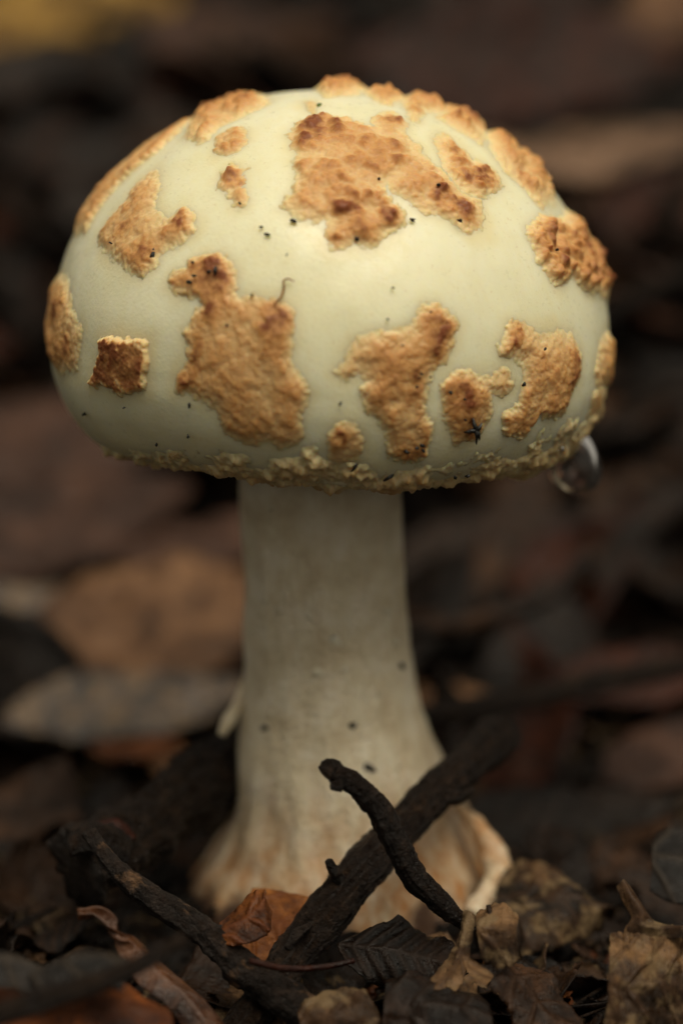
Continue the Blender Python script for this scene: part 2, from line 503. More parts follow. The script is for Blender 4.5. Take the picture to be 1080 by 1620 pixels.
def wart(pix, H=0.12, kind='warty', brown=0.45, darks=(), seed=1, step=0.0145, name='wart', mat='veil', rag=0.07, label=None, back=0.35):
    poly = np.array([on_cap(x, y, back) for x, y in pix])
    POLYS.append((poly, seed))
    lo, hi = poly.min(0) - 0.36, poly.max(0) + 0.36
    nx, ny = int((hi[0] - lo[0]) / step) + 2, int((hi[1] - lo[1]) / step) + 2
    mx, my = np.meshgrid(lo[0] + step * np.arange(nx), lo[1] + step * np.arange(ny), indexing='xy')
    pts = np.stack([mx.ravel(), my.ravel()], -1)
    d = poly_sd(pts, poly)
    s = np.hypot(pts[:, 0], pts[:, 1]); az = np.arctan2(pts[:, 1], pts[:, 0])
    p, n = cap_at(np.minimum(s, SMAX), az)
    d = d + rag * (1.0 * fbm(p, 8, seed, 4) + 0.55 * vn(p, 26, seed + 4))
    return build_wart(p, n, d, nx, ny, H, kind, brown, [(on_cap(x, y), r) for x, y, r in darks], pts, seed, name, mat, label)


def build_wart(p, n, d, nx, ny, H, kind, brown, darks, pts, seed, name, mat, label):
    warp = np.stack([fbm(p, 5, seed + 11 + k, 2) for k in range(3)], -1) * 0.11
    wl = np.clip(1 - worley(p + warp, 5.2, seed), 0, 1) ** 1.6
    ws = np.clip(1 - worley(p + warp * 0.6, 13, seed + 5), 0, 1) * sstep(-0.3, 0.5, fbm(p, 3, seed + 15, 2))
    n1 = fbm(p, 3.2, seed + 2, 4); n2 = fbm(p, 13, seed + 3, 3); n3 = fbm(p, 34, seed + 6, 2)
    ew = (0.21 + 0.22 * vn(p, 1.5, seed + 7)) * np.clip(d.max() / 0.42, 0.3, 1)      # how gently the edge dies away
    grow = 0.05 * np.clip((d.max() - 0.05) / 0.3, 0, 1)
    if kind == 'warty':
        d = d + grow; e = sstep(-0.10, 0.05 + ew, d); h = H * (e * (0.34 + 0.66 * wl + 0.16 * ws + 0.30 * n1 + 0.16 * n2 + 0.06 * n3))
        bw = (brown + 0.05 + 0.46 * (wl - 0.30) + 0.26 * n1 + 0.16 * ws + 0.12 * n2) * sstep(-0.09, 0.03 + ew, d)
    elif kind == 'crust':
        d = d + grow; e = sstep(-0.09, 0.03 + ew, d); h = H * 0.8 * e * (0.62 + 0.10 * wl + 0.10 * ws + 0.42 * n1 + 0.17 * n2 + 0.06 * n3)
        bw = (brown + 0.05 + 0.26 * n1 + 0.14 * (sstep(0.02, 0.08, d) - sstep(0.08, 0.30, d)) + 0.10 * ws + 0.16 * n2) * sstep(-0.08, 0.03 + ew, d)
    elif kind == 'slab':
        e = sstep(-0.04, 0.05, d); h = H * 0.8 * e * (0.80 + 0.30 * n1 + 0.1 * ws + 0.12 * n3)
        c0 = pts.mean(0); gap = np.exp(-((pts[:, 0] - c0[0] + 0.10 + 0.15 * (pts[:, 1] - c0[1])) / 0.035) ** 2) * sstep(-0.1, 0.2, -(pts[:, 1] - c0[1]))
        bw = 0.22 + (brown - 0.22 + 0.25 * n1 + 0.14 * n2 - 0.55 * gap) * sstep(0.02, 0.08, d + 0.05 * n2)
    else:                                                        # crumbly rim
        e = sstep(-0.10, 0.22, d); h = H * e * (0.12 + 0.75 * wl * (0.6 + n1) + 0.30 * ws + 0.55 * n1 + 0.30 * n2 + 0.10 * n3)
        bw = (brown + 0.40 * n1 + 0.20 * n2) * sstep(-0.1, 0.2, d)
    for (c, r) in darks:
        bw = bw + 0.50 * np.exp(-((pts + warp[:, :2] * 1.6 - c) ** 2).sum(1) / (1.15 * r / 126.0) ** 2) * (0.75 + 0.6 * n2)
    q = p + n * (h - 0.010)[:, None]
    used, f = keep_grid(d, nx, ny, -0.11 if kind != 'slab' else -0.06)
    o = obj(name, q[used], f, M[mat], cap, attrs={'brown': np.clip(bw, 0, 1)[used]})
    if label: o['label'] = label
    return o


wart([(465,215),(480,195),(510,187),(545,188),(575,200),(598,207),(602,187),(620,180),(636,195),(640,215),(665,235),(675,258),(692,266),(702,282),(716,291),(722,302),(742,312),(756,325),(766,345),(761,363),(736,360),(715,347),(695,337),(668,327),(643,310),(627,298),(613,282),(600,290),(603,310),(625,330),(632,348),(615,366),(590,386),(560,386),(530,390),(514,377),(519,350),(490,346),(465,341),(453,325),(465,305),(480,290),(475,265),(475,240)],
     0.13, 'warty', 0.52, [(540,330,16),(528,375,14),(552,330,9),(495,205,16),(485,230,14),(700,318,16),(745,345,20),(620,190,12),(610,345,10)], 11, label='large orange brown wart near the crown of the cap')
wart([(690,225),(700,212),(715,222),(730,235),(745,255),(762,258),(780,270),(787,285),(775,300),(755,312),(735,305),(722,288),(705,268),(700,245)], 0.14, 'warty', 0.5, [(765,280,16),(740,285,12),(722,240,12)], 12)
wart([(157,372),(180,340),(203,315),(222,285),(240,273),(250,290),(247,330),(266,352),(285,340),(300,345),(301,370),(278,386),(257,402),(240,427),(225,443),(205,432),(180,412),(165,392)], 0.12, 'crust', 0.46, [(200,360,14),(285,352,10),(230,400,14)], 13)
wart([(346,218),(362,206),(384,209),(385,222),(374,238),(354,241)], 0.09, 'warty', 0.45, [], 14)
wart([(351,282),(368,259),(381,270),(379,298),(387,324),(376,326),(366,308),(351,297)], 0.10, 'warty', 0.5, [(368,285,10)], 15)
wart([(303,210),(312,182),(338,160),(365,151),(400,153),(415,166),(385,182),(352,196),(322,222)], 0.17, 'warty', 0.5, [(345,170,14),(375,160,10)], 16, back=0.9)
wart([(118,374),(145,312),(190,262),(232,212),(276,184),(305,188),(272,216),(238,246),(202,277),(166,318),(138,364)], 0.15, 'crust', 0.5, [], 17, back=0.9)
wart([(102,438),(85,455),(72,510),(76,562),(95,592),(124,596),(127,550),(131,525),(113,500),(106,465)], 0.15, 'crust', 0.58, [(92,500,18),(112,550,16),(88,470,14)], 18)
wart([(158,544),(196,551),(236,558),(235,595),(232,632),(195,637),(143,616),(155,590),(162,570)], 0.13, 'slab', 0.93, [], 19, rag=0.06, label='square dark brown wart with cream edges')
wart([(266,455),(278,440),(300,437),(303,420),(330,415),(352,416),(366,430),(371,462),(362,480),(400,483),(440,479),(463,495),(461,530),(456,570),(470,600),(489,615),(486,640),(476,655),(479,690),(470,706),(440,712),(425,701),(405,707),(380,702),(358,692),(343,662),(325,652),(300,637),(279,633),(284,605),(300,588),(297,545),(309,515),(325,500),(320,476),(300,471),(280,470)],
     0.10, 'crust', 0.46, [(298,612,20),(312,575,16),(330,440,20),(350,455,12),(328,498,14),(440,500,24)], 20, label='tall tan wart spreading down the front of the cap')
wart([(529,588),(545,570),(553,540),(585,530),(620,530),(655,515),(668,490),(690,488),(719,515),(713,540),(705,565),(680,585),(671,610),(668,650),(681,665),(671,706),(640,713),(618,706),(614,670),(600,652),(580,636),(577,610),(590,592),(567,582),(547,600)],
     0.12, 'crust', 0.46, [(700,515,18),(690,570,14),(650,600,16),(690,535,14)], 21)
wart([(704,602),(715,585),(742,585),(775,590),(800,577),(812,600),(795,616),(777,611),(777,640),(766,665),(752,686),(720,691),(708,660),(704,625)], 0.11, 'crust', 0.50, [(735,620,18),(740,672,16)], 22)
wart([(793,543),(803,510),(825,505),(850,520),(868,509),(900,514),(917,545),(917,580),(902,605),(896,630),(870,641),(850,636),(832,672),(803,672),(799,650),(820,636),(830,602),(830,562),(815,552)], 0.12, 'crust', 0.44, [(815,525,16),(905,560,18),(895,590,12)], 23)
wart([(837,370),(850,345),(875,344),(890,360),(903,338),(921,348),(938,390),(953,430),(960,475),(930,452),(910,432),(895,412),(870,427),(850,407)], 0.17, 'warty', 0.55, [(870,380,18),(920,390,16)], 24)
wart([(778,240),(800,226),(832,246),(860,276),(876,315),(850,320),(825,292),(800,270)], 0.19, 'warty', 0.5, [(830,290,12)], 25, back=0.9)
wart([(703,192),(718,174),(748,180),(778,210),(762,227),(735,211)], 0.19, 'warty', 0.55, [(760,205,14)], 26, back=0.9)
wart([(492,142),(506,121),(542,120),(585,138),(560,150),(520,152)], 0.20, 'warty', 0.5, [(520,130,10)], 27, back=1.4)
wart([(588,152),(603,144),(632,156),(612,165)], 0.17, 'warty', 0.5, [], 28, back=0.9)
wart([(638,162),(660,148),(700,162),(703,180),(668,178),(650,187)], 0.18, 'warty', 0.45, [(655,178,8)], 29, back=0.9)
wart([(945,530),(962,524),(974,560),(966,604),(945,607),(939,570)], 0.16, 'crust', 0.55, [], 30)
wart([(519,695),(535,667),(560,671),(574,690),(571,722),(545,742),(521,727)], 0.10, 'crust', 0.36, [(545,690,10)], 31)
wart([(483,172),(490,162),(500,166),(497,178)], 0.06, 'warty', 0.4, [], 32)
wart([(940,612),(950,600),(962,622),(945,655),(932,648)], 0.09, 'crust', 0.3, [], 33)

# the crumbly veil remains along the rim
nx, ny = 1300, 80
azr = np.linspace(math.radians(-205), math.radians(28), nx)
sr = np.linspace(SMAX - 1.5, SMAX - 0.005, ny)
A, Sg = np.meshgrid(azr, sr, indexing='xy')
pr, nr = cap_at(Sg.ravel(), A.ravel())
wid = 0.72 + 0.26 * vn(np.stack([A.ravel() * 5, 0 * A.ravel(), 0 * A.ravel()], -1), 1.0, 41) + 0.20 * vn(np.stack([A.ravel() * 15, 0 * A.ravel(), 0 * A.ravel()], -1), 1.0, 42)
deg = np.degrees(A.ravel())
wid = wid * (0.40 + 0.60 * sstep(-150, -105, deg)) + 0.30 * sstep(-60, -30, deg)
dd = Sg.ravel() - (SMAX - wid) + 0.34 * fbm(pr, 4, 44, 4)
build_wart(pr, nr, dd, nx, ny, 0.12, 'rim', 0.36, [], None, 45, 'rim_crust', 'rim', 'crumbly cream veil crust along the lower rim of the cap')

# the skin is stained a warmer yellow close round each wart
mp_ = np.stack([(sg * np.cos(ag)).ravel(), (sg * np.sin(ag)).ravel()], -1)
stn = np.zeros(len(cv)); cn = fbm(cv, 3.0, 91, 3)
for poly, sd_ in POLYS:
    idx = np.where(((mp_ > poly.min(0) - 0.5) & (mp_ < poly.max(0) + 0.5)).all(1))[0]
    dd_ = poly_sd(mp_[idx], poly) + 0.12 * cn[idx]
    stn[idx] = np.maximum(stn[idx], sstep(-0.26, 0.02, dd_))
sr_ = np.concatenate([sg.ravel(), np.full(len(cv) - sg.size, SMAX)])
stn = np.maximum(stn, 0.75 * sstep(SMAX - 1.3, SMAX - 0.4, sr_ + 0.4 * cn))
at_ = cap.data.attributes.new('stain', 'FLOAT', 'POINT'); at_.data.foreach_set('value', stn.astype(np.float32))

# stem and bulb: outline rows (py, left px, right px)
rows = [(700, 378, 634), (780, 378, 635), (840, 381, 637), (900, 385, 640), (1000, 387, 648), (1060, 387, 655), (1110, 384, 664), (1160, 379, 680), (1200, 377, 698), (1250, 376, 722), (1290, 368, 746), (1330, 350, 770), (1365, 326, 782), (1395, 308, 792), (1430, 300, 795), (1470, 315, 775), (1500, 360, 730)]
rr = []
for py, l, r in rows:
    a, b = P(l, py, 0), P(r, py, 0); rr.append(((a[0] + b[0]) / 2, a[2], (b[0] - a[0]) / 2))
rr = spline(rr, 150)
th = np.linspace(0, 2 * math.pi, 120, endpoint=False)
cx, cz, cr = rr[:, 0:1], rr[:, 1:2], rr[:, 2:3]
v = np.stack([cx + cr * np.cos(th), cr * np.sin(th), cz + 0 * th], -1)
nrm = np.stack([np.cos(th) + 0 * cz, np.sin(th) + 0 * cz, 0 * th + 0 * cz], -1)
fibre = fbm(np.stack([np.cos(th) * 6 + 0 * cz, np.sin(th) * 6 + 0 * cz, cz * 0.35 + 0 * th], -1), 1.0, 51, 3)
lowk = 1 - sstep(0.0, 2.6, cz)
v = v + nrm * (0.030 * fibre + 0.03 * fbm(v, 1.3, 52, 3) + 0.012 * fbm(v * np.array([1, 1, 0.4]), 7, 54, 3) + lowk * (0.09 * fibre + 0.10 * fbm(v, 2.2, 53, 4)))[..., None]
hw = P(695, 1330, -1.75)                                          # an eaten hollow in the bulb
v = v - nrm * (0.5 * np.exp(-((v - hw) ** 2).sum(-1) / 0.18))[..., None]
stain = np.clip(1.15 - sstep(0.1, 2.4, cz + 0.7 * fibre) + 0.9 * np.exp(-((v - hw) ** 2).sum(-1) / 0.3) + 0.15 * sstep(0.2, 0.8, fibre), 0, 1) + 0 * th
soilk = np.clip(1 - sstep(-0.1, 1.15, cz + 0.5 * fibre) + 0.85 * np.exp(-((v - hw) ** 2).sum(-1) / 0.16), 0, 1) + 0 * th
obj('stem', v.reshape(-1, 3), grid_faces(150, 120, True), M['stem'], mushroom, attrs={'stain': stain.ravel(), 'soil': soilk.ravel()})
# little white flecks of veil stuck to the stem
sbv = BVHTree.FromPolygons([Vector(q) for q in v.reshape(-1, 3)], grid_faces(150, 120, True).tolist())


def on_stem(px, py):
    d = ray(px, py); h = sbv.ray_cast(Vector(CAM), Vector(d).normalized(), 60)
    return (np.array(h[0]), np.array(h[1]) * (-1 if np.dot(np.array(h[1] or (0, 0, 0)), d) > 0 else 1)) if h[0] is not None else (P(px, py, -1), np.array([0, -1, 0]))


def blob(c, n, r, h, seed, k=7):
    """a small lumpy crumb, flattened along n"""
    n = n / np.linalg.norm(n); a = np.cross(n, [0.3, 0.5, 0.81]); a /= np.linalg.norm(a); b = np.cross(n, a)
    pts, f = [], []
    rg = np.random.default_rng(seed); el = 0.55 + 0.9 * rg.random(); a, b = a * el, b / el
    for i, (rad, z) in enumerate(((1.0, -0.3), (1.05, 0.3), (0.6, 0.85))):
        for j in range(k):
            t = 2 * math.pi * j / k + 0.3 * i; q = rad * (0.45 + 1.0 * rg.random())
            pts.append(c + (a * math.cos(t) + b * math.sin(t)) * r * q + n * h * z)
    pts.append(c + n * h); f = grid_faces(3, k, True).tolist()
    f += [[2 * k + j, 2 * k + (j + 1) % k, 3 * k] for j in range(k)]
    return pts, f


def blobs(items):
    V, F = [], []
    for (c, n, r, h, s) in items:
        p, f = blob(c, n, r, h, s); b = len(V); V += p; F += [[i + b for i in q] for q in f]
    return np.array(V), F


it = []
fl = [(428, 803, 5), (400, 998, 6), (578, 900, 4), (575, 950, 4), (612, 968, 6), (490, 975, 5), (530, 1015, 9), (505, 1065, 9), (545, 1060, 5), (625, 1015, 7), (420, 950, 5), (440, 965, 6), (412, 1085, 4), (645, 1000, 6), (590, 960, 3), (450, 940, 4), (470, 1040, 4), (600, 1100, 4), (430, 1130, 4)]
for k, (x, y, r) in enumerate(fl):
    p, n = on_stem(x, y); it.append((p, n, r / 126 * 0.9, 0.014, k))
fv, ff = blobs(it)
o = obj('veil_flecks', fv, ff, M['stem'], mushroom, attrs={'stain': np.zeros(len(fv)), 'soil': np.zeros(len(fv))}); o['kind'] = 'stuff'
# the bulb's torn lobe and the hanging scrap of ring
lv, lf = tube([P(716, 1270, -0.6), P(752, 1305, -0.9), P(780, 1355, -1.1), P(786, 1400, -1.3), P(745, 1450, -1.7)], [0.06, 0.13, 0.18, 0.20, 0.12], 60, 28, 0.42, 2.6, 0.1, 61)
lz = lv[:, 2]
o = obj('bulb_lobe', lv, lf, M['stem'], mushroom, attrs={'stain': np.clip(0.95 + 0.9 * fbm(lv, 1.6, 62, 3), 0, 1), 'soil': 0.45 * (1 - sstep(0.0, 0.5, lz))})
o['label'] = 'torn orange and cream lobe of the bulb'
lv, lf = tube([P(386, 1075, -0.1), P(378, 1110, -0.25), P(362, 1140, -0.35), P(350, 1163, -0.4)], [0.03, 0.07, 0.10, 0.05], 24, 14, 0.25, 4, 0, 63)
obj('ring_scrap', lv, lf, M['stem'], mushroom, attrs={'stain': 0.25 + 0 * lv[:, 0], 'soil': 0 * lv[:, 0]})

# dirt on the cap
it = []
sp = [(464,352,5),(424,373,4),(244,406,6),(246,398,4),(414,362,3),(400,468,3),(650,350,5),(564,380,5),(510,262,2.5),(598,286,3),(590,310,3),(300,688,3),(302,641,4),(250,700,2.5),(137,653,5),(361,515,3),(538,638,3),(612,506,2.5),(620,457,2),(635,546,2.5),(660,597,4),(661,590,3),(664,698,5),(655,702,4),(640,708,5),(665,706,4),(560,731,6),(611,746,6),(707,619,4),(820,606,4),(728,629,3),(335,434,4),(345,432,5),(305,450,5),(312,440,4),(655,610,3),(852,552,2.5),(870,400,3),(676,495,2),(675,595,2),(730,660,3),(715,745,4),(735,742,3),(310,420,3),(383,330,3),(205,640,2),(185,390,3),(722,355,4),(688,300,3),(455,408,2),(418,560,2)]
for k, (x, y, r) in enumerate(sp):
    h = cap_ray(x, y)
    if h is None: continue
    n = h[1]; p = np.array(h[0]) + n * (0.09 if k > 20 else 0.03)
    it.append((p, n, r / 126 * 0.72, 0.03, 100 + k))
fv, ff = blobs(it)
o = obj('dirt_specks', fv, ff, M['black'], cap); o['kind'] = 'stuff'
h = cap_ray(505, 167)
fv, ff = blobs([(np.array(h[0]), np.array(h[1]), 0.035, 0.03, 3)])
tag(obj('algae_fleck', fv, ff, M['green']), 'tiny green fleck near the crown of the mushroom cap', 'fleck')


def star(px, py, r, seed, name, label, cat, off=0.12):
    h = cap_ray(px, py)
    c = np.array(h[0]) + np.array(h[1]) * off; V, F = [], []
    rg = np.random.default_rng(seed)
    for k in range(5):
        t = k * 1.25 + rg.random() * 1.1; l = r * (0.6 + 0.7 * rg.random()) / 126
        a, f = tube([c, c + np.array([math.cos(t) * l * 0.6, -0.02, math.sin(t) * l * 0.5]), c + np.array([math.cos(t) * l, 0.0, math.sin(t) * l * 1.1])], [0.035, 0.024, 0.008], 8, 6, 0.3, 9, 0, seed + k)
        b = len(V); V += a.tolist(); F += [[i + b for i in q] for q in f]
    tag(obj(name, V, F, M['black']), label, cat)


star(745, 674, 15, 9, 'plant_scrap', 'black star shaped plant scrap stuck on a wart low on the cap', 'plant scrap')

for (x, y, r, lab) in ((635, 1053, 8, 'black soil crumb stuck to the stem well above the crossed twigs'), (557, 1147, 6, 'brown black soil crumb on the middle of the stem above the twig tip'), (584, 1216, 9, 'dark elongated crumb on the stem beside the thin twig tip'), (419, 1151, 7, 'dark crumb on the stem level with the ring scrap')):
    p, n = on_stem(x, y); fv, ff = blobs([(p + n * 0.005, n, r / 126 * 0.85, 0.028, int(x))])
    tag(obj('soil_crumb', fv, ff, M['black']), lab, 'soil crumb')

# fibre on the cap
pts = []
for (x, y) in ((434, 484), (446, 470), (450, 455), (449, 447), (456, 443), (466, 447)):
    h = cap_ray(x, y); pts.append(np.array(h[0]) + np.array(h[1]) * 0.05)
fv, ff = tube(pts, [0.012, 0.014, 0.012, 0.006], 40, 6)
tag(obj('fibre', fv, ff, M['fibre']), 'thin curled orange fibre on the cap above the tall wart', 'fibre')


# water drops under the rim
def drop(px, py, Y, rx, rz, label, name='water_drop'):
    c = P(px, py, Y); a = np.linspace(0, math.pi, 48); th = np.linspace(0, 2 * math.pi, 48, endpoint=False)
    z = np.cos(a); r = np.sin(a) * (1 - 0.10 * z)
    up = np.where(z > 0, z * 1.25, z)
    v = np.stack([c[0] + rx * r[:, None] * np.cos(th) - 0.02 * up[:, None], c[1] + rx * r[:, None] * np.sin(th), c[2] + rz * up[:, None] + 0 * th], -1).reshape(-1, 3)
    tag(obj(name, v, grid_faces(48, 48, True), M['water']), label, 'water drop', 'water drops under the cap')


drop(909, 737, -0.55, 0.325, 0.37, 'large clear water drop hanging from the rim of the mushroom cap')
drop(884, 708, -1.6, 0.055, 0.05, 'tiny water bead on the cap rim beside the large hanging drop')


# ------------------------------------------------------------------ twigs
def twig(name, pix, rad, mat, label, n=90, m=24, rough=0.22, freq=4, ridges=0.12, seed=0, knots=(), group=None, kids=()):
    path = [P(*q) for q in pix]
    v, f = tube(path, [r / 126.0 for r in rad], n, m, rough, freq, ridges, seed)
    for (x, y, Y, r, amt) in knots:
        c = P(x, y, Y); dv = v - c; k = np.exp(-(dv ** 2).sum(1) / (r / 126) ** 2)
        v = v + dv / (np.linalg.norm(dv, axis=1)[:, None] + 1e-6) * (k * amt / 126)[:, None]
    if kids:
        e = empty(name, v[v[:, 2].argmin()], label, name, group)
        obj('stem', v, f, M[mat], e)
        for (kn, kp, kr, km) in kids:
            kv, kf = tube([P(*q) for q in kp], [r / 126 for r in kr], 30, 12, 0.25, 6, 0.1, seed + 3)
            obj(kn, kv, kf, M[km], e)
        return e
    return tag(obj(name, v, f, M[mat]), label, name, group)


twig('twig', [(330, 1690, -4.6), (430, 1560, -4.0), (500, 1465, -3.4), (590, 1360, -2.75), (680, 1262, -1.9), (740, 1210, -1.2), (790, 1160, -0.2)], [25, 27, 30, 32, 29, 27, 31], 'bark2',
     'thick black twig leaning diagonally across the mushroom base', 260, 56, 0.2, 4, 0.26, 71, [(770, 1185, -0.5, 50, 14), (520, 1450, -3.4, 40, 8)],
     kids=[('side_stub', [(545, 1405, -3.1), (528, 1378, -3.25), (520, 1362, -3.3)], [14, 9, 6], 'bark'), ('side_stub', [(700, 1262, -1.9), (728, 1262, -2.1), (746, 1250, -2.2)], [14, 9, 5], 'bark2'), ('bark_flake', [(455, 1500, -3.9), (470, 1478, -3.85), (492, 1462, -3.7)], [5, 9, 4], 'peel')])
twig('twig', [(527, 1222, -4.0), (560, 1240, -4.0), (596, 1278, -3.95), (622, 1325, -3.9), (655, 1385, -3.85), (700, 1432, -3.8), (745, 1470, -3.7)], [12, 15, 18, 19, 18, 16, 11], 'bark',
     'thin black twig with a flared tip crossing the thick twig', 220, 36, 0.26, 5, 0.30, 72,
     [(527, 1216, -4.0, 14, 7)], kids=[('flared_tip', [(514, 1224, -4.05), (524, 1215, -4.0), (537, 1212, -3.95)], [13, 15, 9], 'bark'), ('bud_scar', [(538, 1242, -4.15), (524, 1244, -4.2)], [10, 6], 'bark')])
twig('branch', [(430, 1190, 1.3), (345, 1225, 0.2), (275, 1280, -0.9), (200, 1330, -1.9), (120, 1375, -2.4)], [46, 52, 46, 44, 56], 'bark2',
     'stout gnarled dark branch lying beside the mushroom base with a broken end', 180, 60, 0.5, 2.6, 0.30, 73, [(100, 1370, -2.5, 60, 18), (180, 1330, -2.0, 40, 14)],
     kids=[('broken_stub', [(190, 1345, -2.4), (150, 1330, -2.6), (110, 1340, -2.7)], [30, 26, 16], 'bark'), ('bark_scrap', [(150, 1310, -2.3), (185, 1312, -2.3), (210, 1330, -2.3)], [10, 16, 9], 'red')])
twig('twig', [(140, 1318, -3.3), (180, 1370, -3.6), (235, 1415, -3.8), (300, 1460, -4.0), (350, 1500, -4.15), (400, 1545, -4.3), (470, 1590, -4.5), (560, 1650, -4.8)], [10, 14, 18, 19, 22, 24, 24, 26], 'peel',
     'slender dark twig with peeling tan bark running out from the gnarled branch', 240, 30, 0.34, 4, 0.32, 74)
twig('twig', [(-60, 1625, -7.4), (60, 1585, -7.2), (180, 1545, -7.0), (250, 1510, -6.9), (292, 1484, -6.8)], [16, 16, 14, 12, 9], 'bark2',
     'smooth dark twig lying over the orange leaf', 80, 18, 0.12, 3, 0.08, 75)
twig('stalk', [(395, 1520, -4.7), (450, 1532, -4.6), (510, 1530, -4.5), (560, 1520, -4.4)], [5, 5, 4.5, 4], 'red', 'thin reddish stalk between the peeling twig and the thick twig', 40, 8, 0.1, 3, 0, 76)
twig('twig', [(-40, 1490, -2.5), (30, 1462, -2.4), (90, 1435, -2.2)], [6, 6, 5], 'bark', 'fine black twig poking out below the gnarled branch', 30, 8, 0.1, 3, 0, 77)
# twigs on the bank behind
twig('twig', [(640, 1000, 4.2), (740, 985, 4.5), (850, 955, 4.9), (930, 880, 5.6)], [16, 18, 17, 12], 'brown', 'bent pale brown twig behind the mushroom stem', 60, 14, 0.2, 2, 0.1, 78)
twig('twig', [(655, 1135, 2.4), (760, 1120, 2.6), (860, 1100, 2.9), (960, 1075, 3.3), (1090, 1050, 3.8)], [20, 22, 20, 22, 20], 'bark2', 'knotty brown twig lying along the foot of the bank behind the mushroom', 80, 16, 0.25, 2, 0.15, 79)
twig('twig', [(880, 560, 12), (980, 490, 11), (1110, 420, 10)], [20, 22, 20], 'bark2', 'dark twig slanting up the bank beside the maroon leaf', 50, 14, 0.2, 1.5, 0.1, 80)
twig('twig', [(930, 700, 8), (1000, 640, 8.5), (1100, 600, 9)], [14, 15, 14], 'bark2', 'slim twig on the bank beside the hanging water drop', 50, 14, 0.2, 1.5, 0.1, 81)


# ------------------------------------------------------------------ leaves
def leaf_mesh(L, W, seed, nl=30, nw=14, bend=0.0, curl=0.0, wrinkle=0.1, lobes=0, torn=0.0, teeth=0.04):
    rg = np.random.default_rng(seed)
    u = np.linspace(0, 1, nl); v = np.linspace(-1, 1, nw)
    uu, vv = np.meshgrid(u, v, indexing='ij')
    sh = np.sin(math.pi * np.clip(uu, 0.004, 0.996) ** (0.75 + 0.3 * rg.random())) ** 0.8
    if lobes: sh = sh * (0.72 + 0.28 * np.cos(uu * lobes * 2 * math.pi + rg.random()) )
    q0 = np.stack([uu * 14 + seed * 3.1, np.sign(vv) * 2.0, 0 * uu], -1)
    sh = sh * (1 + teeth * 2 * vn(q0, 1.0, seed) + teeth * vn(q0, 3.0, seed + 1))
    x = (uu - 0.5) * L; y = vv * sh * W / 2
    sp = L / 9.0
    ph = ((uu * L - 0.75 * np.abs(y)) / sp) % 1.0; ph = np.minimum(ph, 1 - ph) * sp
    vein = np.maximum(np.exp(-(ph / (0.05 * L / 4 + 0.02)) ** 2) * (np.abs(vv) < 0.9), np.exp(-(y / (0.04 * W / 2 + 0.02)) ** 2))
    z = -0.06 * (L / 6) * (1 - vein) + 0 * x
    p = np.stack([x, y, 0 * x], -1)
    z = z + wrinkle * (fbm(p + seed * 7.7, 0.55, seed, 3) * 1.2 + 0.35 * fbm(p + seed, 2.0, seed + 3, 2)) + wrinkle * 1.1 * np.abs(vv) ** 3 * vn(q0, 0.5, seed + 6)
    def roll(a, k, zz):
        if abs(k) < 1e-4: return a, zz
        return np.sin(k * a) * (1 / k - zz), 1 / k - np.cos(k * a) * (1 / k - zz)
    y, z = roll(y, curl, z); x, z = roll(x, bend, z)
    V = np.stack([x, y, z], -1).reshape(-1, 3)
    f = grid_faces(nl, nw)
    if torn:
        tn = fbm(p + 31.0, 0.8, seed + 8, 3).ravel() + 0.55 * (np.abs(vv).ravel() ** 4) + 0.25 * (uu.ravel() > 0.9)
        f = f[(tn[f].mean(1) < 1.0 - torn)]
    return V, f, vein.ravel()


def orient(n, hd):
    """rotation whose z is n and whose x leans to hd"""
    n = Vector(n).normalized(); x = Vector(hd); x = (x - n * x.dot(n)).normalized(); y = n.cross(x)
    return Matrix((x, y, n)).transposed()


def leaf(name, c, n, hd, L, W, mat, seed, label, group=None, cat='leaf', stalk=True, hi=False, solid=0.028, **kw):
    V, f, vein = leaf_mesh(L, W, seed, 64 if hi else 30, 34 if hi else 14, **kw)
    Rm = np.array(orient(n, hd)); V = V @ Rm.T + np.asarray(c)
    e = empty(name, c, label, cat, group)
    obj('blade', V, f, M[mat], e, attrs={'vein': vein}, solid=solid)
    if stalk:
        a = np.array([-L / 2 + 0.1, 0, 0]); b_ = kw.get('bend', 0)
        k = b_ if abs(b_) > 1e-4 else 1e-4
        e0 = np.array([math.sin(-k * L / 2) / k, 0, (1 - math.cos(k * L / 2)) / k])
        dr = np.array([-math.cos(k * L / 2), 0, math.sin(k * L / 2)])
        sv_, sf_ = tube([(e0 - dr * 0.15) @ Rm.T + c, (e0 + dr * 0.6 + [0, 0.05, 0.1]) @ Rm.T + c, (e0 + dr * 1.3 + [0, 0.2, 0.15]) @ Rm.T + c], [0.05, 0.04, 0.05], 14, 7)
        obj('stalk', sv_, sf_, M['bark2'], e)
    return e


NAMED = []


def bank_leaf(px, py, L, W, mat, label, lean=0.5, head=0.0, seed=0, up=0.3, fwd=0.0, roll=0.0, **kw):
    """a leaf resting on the ground where the photograph shows it"""
    NAMED.append((px, py, 40 * L + 70)); d = ray(px, py); k = np.linalg.norm(hit(px, py) - CAM) / np.linalg.norm(d)
    while True:                                                   # lift it clear of the ground on its line of sight
        c = CAM + d * k
        if c[2] - terr(c[0], c[1]) >= up + 0.5 * fwd: break
        k -= 0.05
    n = np.array([roll, -lean, 1.0]); hd = (math.cos(head), 0.15, math.sin(head))
    return leaf('leaf', c, n, hd, L, W, mat, seed, label, **kw)


